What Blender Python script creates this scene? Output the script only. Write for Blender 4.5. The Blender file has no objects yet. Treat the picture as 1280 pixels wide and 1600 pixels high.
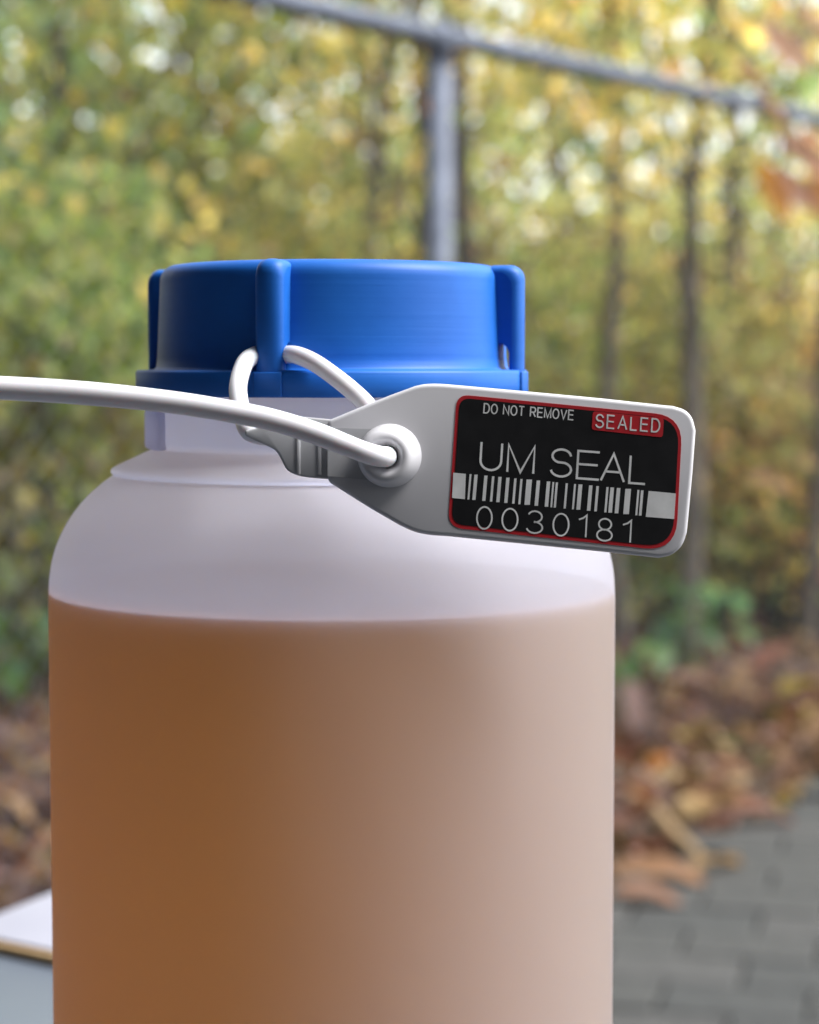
import bpy, bmesh, math, random
import numpy as np
from mathutils import Vector, Matrix
random.seed(7); rng = np.random.default_rng(11)
R = math.radians
S = bpy.context.scene
COL = S.collection

# ------------------------------------------------------------------ camera
FPX = 3250.0                                   # focal length in photo pixels (1280 wide)
EYE = Vector((0.0122, -0.33, 0.17))            # table top is z = 0, bottle axis is x = y = 0
PITCH = R(4.05)
cd = bpy.data.cameras.new('camera'); cam = bpy.data.objects.new('camera', cd); COL.objects.link(cam)
cam.location = EYE; cam.rotation_euler = (R(90) - PITCH, 0, 0)
cd.sensor_fit = 'HORIZONTAL'; cd.sensor_width = 36.0; cd.lens = 36.0 * FPX / 1280
cd.clip_start = 0.01; cd.clip_end = 500
cd.dof.use_dof = True; cd.dof.focus_distance = 0.288
cd.dof.aperture_fstop = (cd.lens / 1000) / 0.0033
S.camera = cam

# ------------------------------------------------------------------ sky, sun, exposure
SUN_AZ, SUN_EL = R(91), R(54)                 # clockwise from +Y (straight ahead)
w = bpy.data.worlds.new('World'); S.world = w; w.use_nodes = True
nt = w.node_tree; nt.nodes.clear()
sky = nt.nodes.new('ShaderNodeTexSky'); sky.sky_type = 'NISHITA'; sky.sun_disc = False
sky.sun_elevation = SUN_EL; sky.sun_rotation = SUN_AZ
sky.air_density = 1.0; sky.dust_density = 1.0; sky.ozone_density = 1.0
hs = nt.nodes.new('ShaderNodeHueSaturation'); hs.inputs['Saturation'].default_value = 0.3
bg = nt.nodes.new('ShaderNodeBackground'); bg.inputs['Strength'].default_value = 0.15
out = nt.nodes.new('ShaderNodeOutputWorld')
nt.links.new(sky.outputs[0], hs.inputs['Color']); nt.links.new(hs.outputs[0], bg.inputs['Color'])
nt.links.new(bg.outputs[0], out.inputs['Surface'])
sl = bpy.data.lights.new('sun', 'SUN'); sl.energy = 2.4; sl.angle = R(32); sl.color = (1.0, 0.99, 0.985)
so = bpy.data.objects.new('sun', sl); COL.objects.link(so)
sd = Vector((math.sin(SUN_AZ) * math.cos(SUN_EL), math.cos(SUN_AZ) * math.cos(SUN_EL), math.sin(SUN_EL)))
so.rotation_euler = sd.to_track_quat('Z', 'Y').to_euler()
S.view_settings.view_transform = 'Standard'; S.view_settings.look = 'None'
S.view_settings.gamma = 1.0; S.view_settings.use_curve_mapping = False
S.view_settings.exposure = 1.57
S.render.engine = 'CYCLES'
S.cycles.use_denoising = True
S.cycles.max_bounces = 14; S.cycles.transparent_max_bounces = 24; S.cycles.transmission_bounces = 10
S.cycles.diffuse_bounces = 6; S.cycles.sample_clamp_indirect = 6.0
S.cycles.caustics_refractive = False; S.cycles.caustics_reflective = False

# ------------------------------------------------------------------ helpers
CT, ST = math.cos(PITCH), math.sin(PITCH)
def at(px, py, y):
    """point of the vertical plane Y = y that the photo shows at pixel (px, py)"""
    a, b = (px - 640) / FPX, (800 - py) / FPX
    d = Vector((a, CT + b * ST, -ST + b * CT))
    return EYE + d * ((y - EYE.y) / d.y)
def zat(py, y): return at(640, py, y).z
GROUND = -0.80
def ground_xy(x, d): return (x + EYE.x, d + EYE.y)      # lateral metres and distance from the camera

def link(name, me, mats=None, parent=None):
    o = bpy.data.objects.new(name, me); COL.objects.link(o)
    for m in (mats or []):
        if m and m.name not in [k.name for k in me.materials]: me.materials.append(m)
    if parent: o.parent = parent
    return o
def tag(o, label=None, cat=None, group=None, kind=None):
    if label: o['label'] = label
    if cat: o['category'] = cat
    if group: o['group'] = group
    if kind: o['kind'] = kind
    return o
def empty(name, loc=(0, 0, 0), rz=0.0):
    o = bpy.data.objects.new(name, None); COL.objects.link(o)
    o.location = loc; o.rotation_euler = (0, 0, rz); o.empty_display_size = 0.02
    return o
class MB:
    def __init__(s): s.v = []; s.f = []; s.c = []
    def add(s, vs, fs, col=None):
        n = len(s.v); s.v += [tuple(p) for p in vs]; s.f += [tuple(i + n for i in f) for f in fs]
        if col is not None: s.c += [tuple(col)] * len(vs)
    def mesh(s, name, smooth=False):
        me = bpy.data.meshes.new(name); me.from_pydata(s.v, [], s.f); me.update()
        if s.c and len(s.c) == len(s.v):
            at_ = me.color_attributes.new('tint', 'FLOAT_COLOR', 'POINT')
            at_.data.foreach_set('color', np.array([(*c, 1) for c in s.c], 'f').ravel())
        if smooth: me.polygons.foreach_set('use_smooth', [True] * len(me.polygons))
        return me
    def build(s, name, mat, parent=None, smooth=False):
        return link(name, s.mesh(name, smooth), [mat], parent)
def catmull(P, n=8):
    P = [Vector(p) for p in P]; Q = [P[0] * 2 - P[1]] + P + [P[-1] * 2 - P[-2]]; o = []
    for i in range(1, len(Q) - 2):
        a, b, c, d = Q[i - 1:i + 3]
        for k in range(n):
            t = k / n
            o.append(0.5 * ((2 * b) + (c - a) * t + (2 * a - 5 * b + 4 * c - d) * t * t + (3 * b - a - 3 * c + d) * t ** 3))
    o.append(P[-1]); return o
def tube(mb, P, rad, n=10, col=None):
    P = [Vector(p) for p in P]; m = len(P)
    if not hasattr(rad, '__len__'): rad = [rad] * m
    if len(rad) != m:
        xs = np.linspace(0, 1, len(rad)); rad = list(np.interp(np.linspace(0, 1, m), xs, rad))
    vs, fs = [], []
    t0 = (P[1] - P[0]).normalized()
    up = Vector((0, 0, 1)) if abs(t0.z) < .9 else Vector((1, 0, 0))
    u = t0.cross(up).normalized()
    for i in range(m):
        t = (P[min(i + 1, m - 1)] - P[max(i - 1, 0)]).normalized()
        u = (u - t * u.dot(t)).normalized(); v = t.cross(u)
        for k in range(n):
            a = 2 * math.pi * k / n
            vs.append(P[i] + (u * math.cos(a) + v * math.sin(a)) * rad[i])
    for i in range(m - 1):
        for k in range(n):
            k2 = (k + 1) % n
            fs.append((i * n + k, i * n + k2, (i + 1) * n + k2, (i + 1) * n + k))
    fs.append(tuple(range(n))[::-1]); fs.append(tuple((m - 1) * n + k for k in range(n)))
    mb.add(vs, fs, col)
def lathe(mb, prof, n=96, close_top=True, close_bot=True):
    vs, fs = [], []
    for r, z in prof:
        for k in range(n):
            a = 2 * math.pi * k / n; vs.append((r * math.cos(a), r * math.sin(a), z))
    for i in range(len(prof) - 1):
        for k in range(n):
            k2 = (k + 1) % n; fs.append((i * n + k, i * n + k2, (i + 1) * n + k2, (i + 1) * n + k))
    if close_bot: fs.append(tuple(range(n))[::-1])
    if close_top: fs.append(tuple((len(prof) - 1) * n + k for k in range(n)))
    mb.add(vs, fs)
def box(mb, lo, hi, M=None, col=None):
    x0, y0, z0 = lo; x1, y1, z1 = hi
    vs = [Vector(p) for p in ((x0, y0, z0), (x1, y0, z0), (x1, y1, z0), (x0, y1, z0), (x0, y0, z1), (x1, y0, z1), (x1, y1, z1), (x0, y1, z1))]
    if M: vs = [M @ v for v in vs]
    mb.add(vs, [(3, 2, 1, 0), (4, 5, 6, 7), (0, 1, 5, 4), (1, 2, 6, 5), (2, 3, 7, 6), (3, 0, 4, 7)], col)
def bevel(o, wd, seg=3, ang=30):
    m = o.modifiers.new('bevel', 'BEVEL'); m.width = wd; m.segments = seg; m.limit_method = 'ANGLE'; m.angle_limit = R(ang)
    for p in o.data.polygons: p.use_smooth = True
    return o

# ------------------------------------------------------------------ materials
def mat(name, color=(.5, .5, .5), rough=.5, **kw):
    m = bpy.data.materials.new(name); m.use_nodes = True
    b = m.node_tree.nodes['Principled BSDF']
    b.inputs['Base Color'].default_value = (*color, 1); b.inputs['Roughness'].default_value = rough
    for k, v in kw.items():
        b.inputs[k.replace('_', ' ')].default_value = v
    return m
def noise_color(m, scale, c0, c1, detail=4, coord='Object', bump=0.0, bump_scale=None, dist=0.001, p0=.35, p1=.65):
    n = m.node_tree; b = n.nodes['Principled BSDF']
    tc = n.nodes.new('ShaderNodeTexCoord'); t = n.nodes.new('ShaderNodeTexNoise')
    t.inputs['Scale'].default_value = scale; t.inputs['Detail'].default_value = detail
    r = n.nodes.new('ShaderNodeValToRGB')
    r.color_ramp.elements[0].color = (*c0, 1); r.color_ramp.elements[1].color = (*c1, 1)
    r.color_ramp.elements[0].position = p0; r.color_ramp.elements[1].position = p1
    n.links.new(tc.outputs[coord], t.inputs['Vector']); n.links.new(t.outputs['Fac'], r.inputs['Fac'])
    n.links.new(r.outputs['Color'], b.inputs['Base Color'])
    if bump:
        t2 = n.nodes.new('ShaderNodeTexNoise'); t2.inputs['Scale'].default_value = bump_scale or scale
        t2.inputs['Detail'].default_value = 5
        bp = n.nodes.new('ShaderNodeBump'); bp.inputs['Strength'].default_value = bump; bp.inputs['Distance'].default_value = dist
        n.links.new(tc.outputs[coord], t2.inputs['Vector']); n.links.new(t2.outputs['Fac'], bp.inputs['Height'])
        n.links.new(bp.outputs['Normal'], b.inputs['Normal'])
    return m
def leaf_mat(name, rough=.55, transl=.45, gain=1.0):
    m = bpy.data.materials.new(name); m.use_nodes = True; n = m.node_tree; n.nodes.clear()
    a = n.nodes.new('ShaderNodeAttribute'); a.attribute_name = 'tint'
    oi = n.nodes.new('ShaderNodeTexCoord'); t = n.nodes.new('ShaderNodeTexNoise'); t.inputs['Scale'].default_value = 25
    mr = n.nodes.new('ShaderNodeMapRange'); mr.inputs['To Min'].default_value = .75 * gain; mr.inputs['To Max'].default_value = 1.25 * gain
    n.links.new(oi.outputs['Object'], t.inputs['Vector']); n.links.new(t.outputs['Fac'], mr.inputs['Value'])
    mx = n.nodes.new('ShaderNodeVectorMath'); mx.operation = 'SCALE'
    n.links.new(a.outputs['Color'], mx.inputs[0]); n.links.new(mr.outputs[0], mx.inputs['Scale'])
    b = n.nodes.new('ShaderNodeBsdfPrincipled'); b.inputs['Roughness'].default_value = rough
    tr = n.nodes.new('ShaderNodeBsdfTranslucent'); mi = n.nodes.new('ShaderNodeMixShader'); mi.inputs[0].default_value = transl
    o = n.nodes.new('ShaderNodeOutputMaterial')
    n.links.new(mx.outputs[0], b.inputs['Base Color']); n.links.new(mx.outputs[0], tr.inputs['Color'])
    n.links.new(b.outputs[0], mi.inputs[1]); n.links.new(tr.outputs[0], mi.inputs[2]); n.links.new(mi.outputs[0], o.inputs['Surface'])
    return m

def shell_mat(name, color, f_transp, f_transl, rough=.38):
    m = bpy.data.materials.new(name); m.use_nodes = True; n = m.node_tree; n.nodes.clear()
    pr = n.nodes.new('ShaderNodeBsdfPrincipled'); pr.inputs['Base Color'].default_value = (*color, 1)
    pr.inputs['Roughness'].default_value = rough; pr.inputs['IOR'].default_value = 1.5
    tl = n.nodes.new('ShaderNodeBsdfTranslucent'); tl.inputs['Color'].default_value = (*color, 1)
    tp = n.nodes.new('ShaderNodeBsdfTransparent'); tp.inputs['Color'].default_value = (.97, .95, .95, 1)
    tc = n.nodes.new('ShaderNodeTexCoord'); nz = n.nodes.new('ShaderNodeTexNoise'); nz.inputs['Scale'].default_value = 900; nz.inputs['Detail'].default_value = 3
    bp = n.nodes.new('ShaderNodeBump'); bp.inputs['Strength'].default_value = .12; bp.inputs['Distance'].default_value = .0002
    n.links.new(tc.outputs['Object'], nz.inputs['Vector']); n.links.new(nz.outputs['Fac'], bp.inputs['Height']); n.links.new(bp.outputs[0], pr.inputs['Normal'])
    m1 = n.nodes.new('ShaderNodeMixShader'); m1.inputs[0].default_value = f_transl / (1 - f_transp)
    m2 = n.nodes.new('ShaderNodeMixShader'); m2.inputs[0].default_value = f_transp
    o = n.nodes.new('ShaderNodeOutputMaterial')
    n2 = n.nodes.new('ShaderNodeTexNoise'); n2.inputs['Scale'].default_value = 45; n2.inputs['Detail'].default_value = 2
    b2 = n.nodes.new('ShaderNodeBump'); b2.inputs['Strength'].default_value = .10; b2.inputs['Distance'].default_value = .002
    n.links.new(tc.outputs['Object'], n2.inputs['Vector']); n.links.new(n2.outputs['Fac'], b2.inputs['Height']); n.links.new(b2.outputs[0], bp.inputs['Normal'])
    n.links.new(pr.outputs[0], m1.inputs[1]); n.links.new(tl.outputs[0], m1.inputs[2])
    n.links.new(m1.outputs[0], m2.inputs[1]); n.links.new(tp.outputs[0], m2.inputs[2]); n.links.new(m2.outputs[0], o.inputs['Surface'])
    return m

M = {}
M['shell'] = shell_mat('frosted_plastic', (.86, .865, .96), .07, .72)
def liquid_mat():
    m = bpy.data.materials.new('amber_liquid'); m.use_nodes = True; n = m.node_tree; n.nodes.clear()
    tp = n.nodes.new('ShaderNodeBsdfTransparent'); tp.inputs['Color'].default_value = (1, 1, 1, 1)
    df = n.nodes.new('ShaderNodeBsdfDiffuse'); df.inputs['Color'].default_value = (.32, .155, .014, 1)
    mi = n.nodes.new('ShaderNodeMixShader'); mi.inputs[0].default_value = .26
    va = n.nodes.new('ShaderNodeVolumeAbsorption'); va.inputs['Color'].default_value = (.93, .71, .17, 1); va.inputs['Density'].default_value = 56
    o = n.nodes.new('ShaderNodeOutputMaterial')
    n.links.new(tp.outputs[0], mi.inputs[1]); n.links.new(df.outputs[0], mi.inputs[2]); n.links.new(mi.outputs[0], o.inputs['Surface'])
    n.links.new(va.outputs[0], o.inputs['Volume']); return m
M['liquid'] = liquid_mat()
M['cap'] = noise_color(mat('blue_plastic', (.010, .12, .50), .5, IOR=1.36), 60, (.007, .105, .44), (.011, .13, .51), bump=.08, bump_scale=500, dist=.0002)
def moulding_bands(m):
    n = m.node_tree; b = n.nodes['Principled BSDF']; old = b.inputs['Normal'].links[0].from_node
    tc = n.nodes.new('ShaderNodeTexCoord'); mp = n.nodes.new('ShaderNodeMapping'); mp.inputs['Scale'].default_value = (12, 12, 900)
    t = n.nodes.new('ShaderNodeTexNoise'); t.inputs['Scale'].default_value = 1; t.inputs['Detail'].default_value = 3
    bp = n.nodes.new('ShaderNodeBump'); bp.inputs['Strength'].default_value = .16; bp.inputs['Distance'].default_value = .0003
    n.links.new(tc.outputs['Object'], mp.inputs['Vector']); n.links.new(mp.outputs[0], t.inputs['Vector']); n.links.new(t.outputs['Fac'], bp.inputs['Height'])
    n.links.new(old.outputs[0], bp.inputs['Normal']); n.links.new(bp.outputs[0], b.inputs['Normal'])
moulding_bands(M['cap'])
M['white'] = noise_color(mat('white_plastic', (.80, .79, .80), .33, Subsurface_Weight=.15, Subsurface_Scale=.002), 40, (.70, .70, .73), (.78, .78, .80), bump=.05, bump_scale=700, dist=.0001)
M['tag'] = noise_color(mat('dimmed_white_plastic', (.5, .5, .5), .36), 40, (.56, .55, .57), (.62, .61, .63), bump=.05, bump_scale=600, dist=.0001)  # the cable's white plastic, darkened because the tag face gets less light
M['grey'] = noise_color(mat('shaded_white_plastic', (.5, .5, .5), .4), 60, (.40, .40, .41), (.46, .46, .47))  # white seal plastic with the tail's shade put into the colour
M['red'] = mat('red_print', (.50, .022, .03), .4)
M['black'] = noise_color(mat('black_print', (.012, .012, .014), .5, IOR=1.38), 300, (.005, .005, .006), (.010, .010, .011))
M['ink'] = noise_color(mat('pale_print', (.6, .6, .6), .45), 250, (.66, .66, .65), (.82, .82, .81))
M['galv'] = noise_color(mat('galvanised_steel', (.36, .40, .47), .6, Metallic=.2), 30, (.075, .088, .12), (.13, .148, .19), bump=.2, bump_scale=60)
M['bark'] = noise_color(mat('bark', (.08, .06, .045), .9), 14, (.075, .062, .048), (.17, .14, .105), bump=.8, bump_scale=30, dist=.02)
M['leaf'] = leaf_mat('living_leaf', .45, .62, 1.5)
M['dead'] = leaf_mat('dead_leaf', .7, .45)
M['soil'] = noise_color(mat('soil', (.06, .045, .03), .95), 3, (.040, .030, .020), (.085, .062, .042), bump=.6, bump_scale=20, dist=.03)
M['sand'] = noise_color(mat('joint_sand', (.1, .095, .085), .95), 40, (.035, .035, .032), (.05, .048, .042))
M['table'] = noise_color(mat('table_top', (.40, .44, .50), .38), 8, (.10, .118, .145), (.125, .145, .175), bump=.1, bump_scale=200)
M['tableleg'] = mat('table_leg', (.12, .12, .13), .4, Metallic=.6)
M['paper'] = noise_color(mat('white_card', (.78, .78, .82), .6), 12, (.30, .30, .35), (.35, .35, .40))
M['kraft'] = noise_color(mat('tan_board', (.50, .36, .18), .8), 60, (.34, .22, .10), (.44, .29, .14))
M['blocker'] = noise_color(mat('blocker_dark', (.05, .05, .055), .9), 4, (.022, .022, .025), (.04, .039, .038), bump=.3, bump_scale=80, dist=.004)  # dark surface of the added light blockers
def paver_mat(name, c):
    c0 = tuple(x * .82 for x in c); c1 = tuple(x * 1.18 for x in c)
    return noise_color(mat(name, c, .85), 30, c0, c1, bump=.5, bump_scale=120, dist=.003)
PAV = [paver_mat('grey_paver', (.037, .037, .034)), paver_mat('pale_paver', (.044, .043, .040)), paver_mat('dark_paver', (.032, .033, .031))]

# ------------------------------------------------------------------ ground, pavement, unseen light blockers
mb = MB(); n = 60
xs = np.concatenate([-np.geomspace(150, 6, 12), np.linspace(-5, 6, 34), np.geomspace(7, 150, 12)])
ys = np.concatenate([[-150, -60, -20, -8], np.linspace(-5, 12, 52), np.geomspace(14, 250, 14)])
def edge_d(x): return 3.80 + (x - .374) / .65                       # paving edge: distance from the camera at lateral x
def soil_z(X, Y):
    x, d = X - EYE.x, Y - EYE.y
    q = d - edge_d(x)
    return GROUND + (0.012 + .02 * math.sin(X * 3.1) * math.sin(Y * 2.3 + 1) + .015 * math.sin(X * 7 + Y * 5) if q > .35 else (-.03 if q < 0 else -.03 + q * .12))
vs = [(x, y, soil_z(x, y)) for y in ys for x in xs]; W = len(xs)
mb.add(vs, [(j * W + i, j * W + i + 1, (j + 1) * W + i + 1, (j + 1) * W + i) for j in range(len(ys) - 1) for i in range(W - 1)])
tag(mb.build('ground', M['soil'], smooth=True), kind='structure')

mb = MB()
def exy(x, off=0): X, Y = ground_xy(x, edge_d(x) + off); return (X, Y)
a, b = exy(-4.0), exy(2.6)
mb.add([(a[0], a[1], GROUND + .004), (a[0], -6, GROUND + .004), (b[0], -6, GROUND + .004), (b[0], b[1], GROUND + .004)], [(0, 1, 2, 3)])
pave = tag(mb.build('pavement', M['sand']), kind='structure')
# paving stones: running bond; those in and near the view are parts, the rest one joined part
PW, PL, GAP = .22, .15, .006
def paver_mesh(k):
    bm = bmesh.new(); bmesh.ops.create_cube(bm, size=1)
    bmesh.ops.scale(bm, vec=(PW - GAP, PL - GAP, .05), verts=bm.verts)
    bmesh.ops.bevel(bm, geom=[e for e in bm.edges if all(v.co.z > 0 for v in e.verts)], offset=.004, segments=1, affect='EDGES')
    me = bpy.data.meshes.new('paver'); bm.to_mesh(me); bm.free(); me.materials.append(PAV[k]); return me
pm = [paver_mesh(k) for k in range(3)]
rest = MB(); cand = []
ca, sa = math.cos(R(-14)), math.sin(R(-14))
for j in range(-60, 60):
    for i in range(-40, 40):
        u, v = (i + .5 * (j % 2)) * PW, j * PL
        X, Y = u * ca - v * sa, u * sa + v * ca + 3
        x, d = X - EYE.x, Y - EYE.y
        if d > edge_d(x) - .06 or d < -1.5 or abs(x) > 2.4 : continue
        cand.append((abs(x / max(d, .3) - .145) * 8 + abs(d - 3.7) * .9 if d > .5 else 99, X, Y))
cand.sort()
for k, (_, X, Y) in enumerate(cand):
    z = GROUND - .004 + random.uniform(-.002, .003)
    if k < 290:
        o = bpy.data.objects.new('paver', random.choice(pm)); COL.objects.link(o); o.parent = pave
        o.location = (X, Y, z); o.rotation_euler = (random.uniform(-.01, .01), random.uniform(-.01, .01), R(-14) + random.uniform(-.012, .012))
    else:
        box(rest, (-(PW - GAP) / 2, -(PL - GAP) / 2, -.02), ((PW - GAP) / 2, (PL - GAP) / 2, .025), Matrix.Translation((X, Y, z)) @ Matrix.Rotation(R(-14), 4, 'Z'))
if rest.v: tag(rest.build('paver_field', PAV[0], pave), kind='stuff')

# unseen porch-like blockers, added and shaped to darken the bottle's left and front
mb = MB(); box(mb, (-1.25, -1.6, GROUND), (-1.05, 1.0, 1.9)); tag(mb.build('side_blocker', M['blocker']), kind='structure')
mb = MB(); box(mb, (-1.05, -1.6, GROUND), (2.4, -1.4, 1.9)); tag(mb.build('back_blocker', M['blocker']), kind='structure')
mb = MB(); box(mb, (-1.35, -.9, 1.9), (.28, .6, 2.0)); box(mb, (-1.35, -1.7, 1.9), (2.6, -.9, 2.0)); tag(mb.build('roof_blocker', M['blocker']), kind='structure')

# ------------------------------------------------------------------ bottle
ZL = zat(968, -.0448)                                               # liquid level, front edge
RB = .0448
def sil(px_r, py):                                                  # profile point from a silhouette radius (photo px) and row
    r = px_r / FPX * .328; return (r, zat(py, -r * r / .33))
bottle = tag(empty('bottle'), 'frosted white plastic bottle of amber liquid with a blue screw cap on the table', 'bottle')
prof = [(.036, .0012), (.040, 0.0), (.0430, .0012), (.0444, .0045), (RB, .010)]
prof += [(RB, z) for z in np.linspace(.02, ZL - .002, 12)]
sh = [Vector((p[0], 0, p[1])) for p in (prof[-1], sil(442, 905), sil(438, 878), sil(431, 853), sil(419, 826), sil(403, 800), sil(382, 775), sil(360, 755), sil(345, 744))]
prof += [(min(RB, p.x), p.z) for p in catmull(sh, 6)[2:]]
prof += [sil(342.5, 742), sil(342, 740.5), sil(345, 739), sil(346.2, 737), sil(346, 734), sil(343.5, 731.5), sil(338, 728)]
prof += [sil(322, 720), sil(300, 710), sil(286, 703), sil(282, 701), (.0281, zat(698, -.0024)), (.0283, zat(690, -.0024)), (.0283, zat(640, -.0024)), (.0281, zat(600, -.0024)), (.024, zat(598, -.0024))]
mb = MB(); lathe(mb, prof, 128)
body = mb.build('body', M['shell'], bottle, True)
# ratchet stop moulded on the neck, left of the seal
mb = MB()
zt, zb = zat(640, 0), zat(699, 0)
for a0, a1, rr in ((-88, -62, .0296),):
    pts = [(.0275, a0), (rr, a0)] + [(rr, a) for a in np.linspace(a0, a1, 8)] + [(.0275, a1)]
    ring = [(r * math.sin(R(a)), -r * math.cos(R(a))) for r, a in pts]
    k = len(ring)
    mb.add([(x, y, zb) for x, y in ring] + [(x, y, zt) for x, y in ring], [tuple(range(k)), tuple(range(2 * k - 1, k - 1, -1))] + [(i, i + k, (i + 1) % k + k, (i + 1) % k) for i in range(k)])
bevel(mb.build('neck_stop', M['shell'], bottle), .0006)
# liquid: fills the body just inside the shell
mb = MB(); ri = RB - .00025
lathe(mb, [(.034, .003), (.0415, .0035), (.0434, .007), (ri, .012), (ri, ZL - .0008), (ri - .0003, ZL - .0002), (ri - .001, ZL)], 128)
mb.build('liquid', M['liquid'], bottle, False)
for p in bpy.data.objects['liquid'].data.polygons: p.use_smooth = len(p.vertices) == 4
# cap
zs1 = zat(621.5, -.0309); zs0 = zat(579, -.0309); zc = zat(404.5, -.0245)
mb = MB()
e = .0016
cp = [(.0292, zs1), (.0307, zs1), (.0309, zs1 + .0003), (.0309, zs0 - .0004), (.0306, zs0), (.0281, zs0 + .0001), (.0277, zs0 + .0005), (.0275, zs0 + .002)]
cp += [(.0270, zc - .0024)] + [(.0270 - .0024 * (1 - math.cos(R(t))), zc - .0024 + .0024 * math.sin(R(t))) for t in (15, 30, 45, 60, 75, 90)] + [(.012, zc + .0001), (.001, zc + .0001)]
lathe(mb, cp, 160)
cap = mb.build('cap', M['cap'], bottle, True)
def lug_mesh():
    hw = .0022; ri_ = .0262; mb = MB(); cols = 13; vs = []
    for j in range(cols):
        q = -math.cos(math.pi * j / (cols - 1)); ins = .0015 * (1 - math.sqrt(max(0, 1 - abs(q) ** 2.3)))
        ro = .0310 - ins; zt = zc - .0001 - ins * .75; zh = zs0 + .0041; wi = min(.0300 - .3 * ins, ro - .0004)
        ol = [(ri_, zt), (ro - .0022, zt)] + [(ro - .0022 + .0022 * math.sin(R(t)), zt - .0022 + .0022 * math.cos(R(t))) for t in (18, 36, 54, 72, 90)]
        ol += [(ro, zs0 + .006), (ro, zs0 + .003), (ro, zs0 - .0004), (wi, zs0 - .0004), (wi, zh - .0014), (wi - .0004, zh - .0005), (wi - .0011, zh), (max(ri_, wi - .0024), zh), (ri_ - .0002, zh - .0002)]
        k = len(ol); vs += [(q * hw, -r, z) for r, z in ol]
    fs = [(j * k + i, (j + 1) * k + i, (j + 1) * k + (i + 1) % k, j * k + (i + 1) % k) for j in range(cols - 1) for i in range(k)]
    fs += [tuple(range(k)), tuple(range(cols * k - 1, (cols - 1) * k - 1, -1))]
    mb.add(vs, fs); me = mb.mesh('lug'); bm = bmesh.new(); bm.from_mesh(me); bmesh.ops.recalc_face_normals(bm, faces=bm.faces)
    for f in bm.faces: f.smooth = True
    for e in bm.edges:
        if len(e.link_faces) == 2 and e.calc_face_angle(0) > R(50): e.smooth = False
    for f in bm.faces:
        if len(f.verts) > 4: f.smooth = False
    bm.to_mesh(me); bm.free()
    me.materials.append(M['cap']); return me
LM = lug_mesh()
PHI = -15.5
for k in range(4):
    o = link('lug', LM, None, cap); o.rotation_euler = (0, 0, R(PHI + 90 * k))
    mb = MB(); rr = .0313
    pts = [(.0300, -4.2), (rr, -4.0)] + [(rr, t) for t in (-2, 0, 2)] + [(rr, 4.0), (.0300, 4.2)]
    ring = [(r * math.sin(R(t)), -r * math.cos(R(t))) for r, t in pts]; q = len(ring)
    mb.add([(x, y, zs1 + .0001) for x, y in ring] + [(x, y, zs0 - .0002) for x, y in ring], [tuple(range(q))[::-1], tuple(range(q, 2 * q))] + [(i, (i + 1) % q, (i + 1) % q + q, i + q) for i in range(q)])
    o = mb.build('lug_pad', M['cap'], cap); o.rotation_euler = (0, 0, R(PHI + 90 * k)); bevel(o, .0002, 2)

# ------------------------------------------------------------------ security seal (tag + cable)
seal = tag(empty('security_seal', (0, 0, 0)), 'white plastic security seal with a black serial label, its cable looped through the blue cap', 'security seal')
TY = -.047
TC = at(800, 720, TY)                                               # centre of the tag's front face
TU = Vector((1, 0, 0)); TN = Vector((0, -CT, ST)); TV = TN.cross(TU)*-1
TV = Vector((0, ST, CT))
TS = (TC - EYE).dot(Vector((0, CT, -ST))) / FPX                     # metres per photo pixel on the tag
def tp(x, y, h=0.0): return TC + TU * ((x - 800) * TS) + TV * ((720 - y) * TS) + TN * h
def arc(cx, cy, r, a0, a1, n=7): return [(cx + r * math.cos(R(a)), cy - r * math.sin(R(a))) for a in np.linspace(a0, a1, n)]
def plate(name, outl, h0, h1, m, parent, bev=0, seg=3):
    k = len(outl); mb = MB()
    mb.add([tp(x, y, h0) for x, y in outl] + [tp(x, y, h1) for x, y in outl], [tuple(range(k)), tuple(range(2 * k - 1, k - 1, -1))] + [(i, i + k, (i + 1) % k + k, (i + 1) % k) for i in range(k)])
    me = mb.mesh(name); bm = bmesh.new(); bm.from_mesh(me); bmesh.ops.recalc_face_normals(bm, faces=bm.faces); bm.to_mesh(me); bm.free()
    o = link(name, me, [m], parent)
    if bev: bevel(o, bev, seg)
    return o
def smooth2(P, n=6, closed=False):
    return [(p.x, p.y) for p in catmull([Vector((x, y, 0)) for x, y in P], n)]
outl = [(512, 657), (560, 637), (610, 617), (640, 606)] + smooth2([(648, 603), (662, 600), (680, 599), (700, 600)], 3)
outl += [(800, 609), (940, 622), (1040, 633)] + smooth2([(1052, 634), (1070, 640), (1082, 652), (1088, 672)], 4)
outl += [(1083, 740), (1075, 825)] + smooth2([(1074, 833), (1066, 853), (1050, 867), (1030, 872)], 4)
outl += [(940, 862), (800, 848)] + smooth2([(700, 838), (672, 836), (648, 831), (625, 821)], 4)
outl += [(580, 795), (540, 770), (512, 752)]
tagp = plate('tag_plate', outl, -.0014, 0, M['tag'], seal, .0006, 4)
# tail behind the plate, where the cable is moulded in
tail = smooth2([(382, 672), (400, 668), (430, 655), (455, 649)], 3) + [(520, 655), (612, 664), (612, 764)] + smooth2([(560, 751), (510, 748), (470, 744), (449, 735), (440, 720), (430, 704), (412, 694), (394, 686), (382, 680)], 3)
tl = plate('tail', tail, -.0038, -.0005, M['grey'], seal, .0003, 3)
rec = plate('recess_shade_panel', [(512, 668), (600, 671), (600, 752), (512, 744)], -.0002, .00008, M['grey'], seal, 0)  # flat slab, not sunken; the recess shade is its grey colour
for x in (466, 499): plate('rib', [(x - 3, 678), (x + 3, 678), (x + 3, 742), (x - 3, 741)], -.0008, -.00028, M['grey'], seal, .0001, 2)
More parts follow.
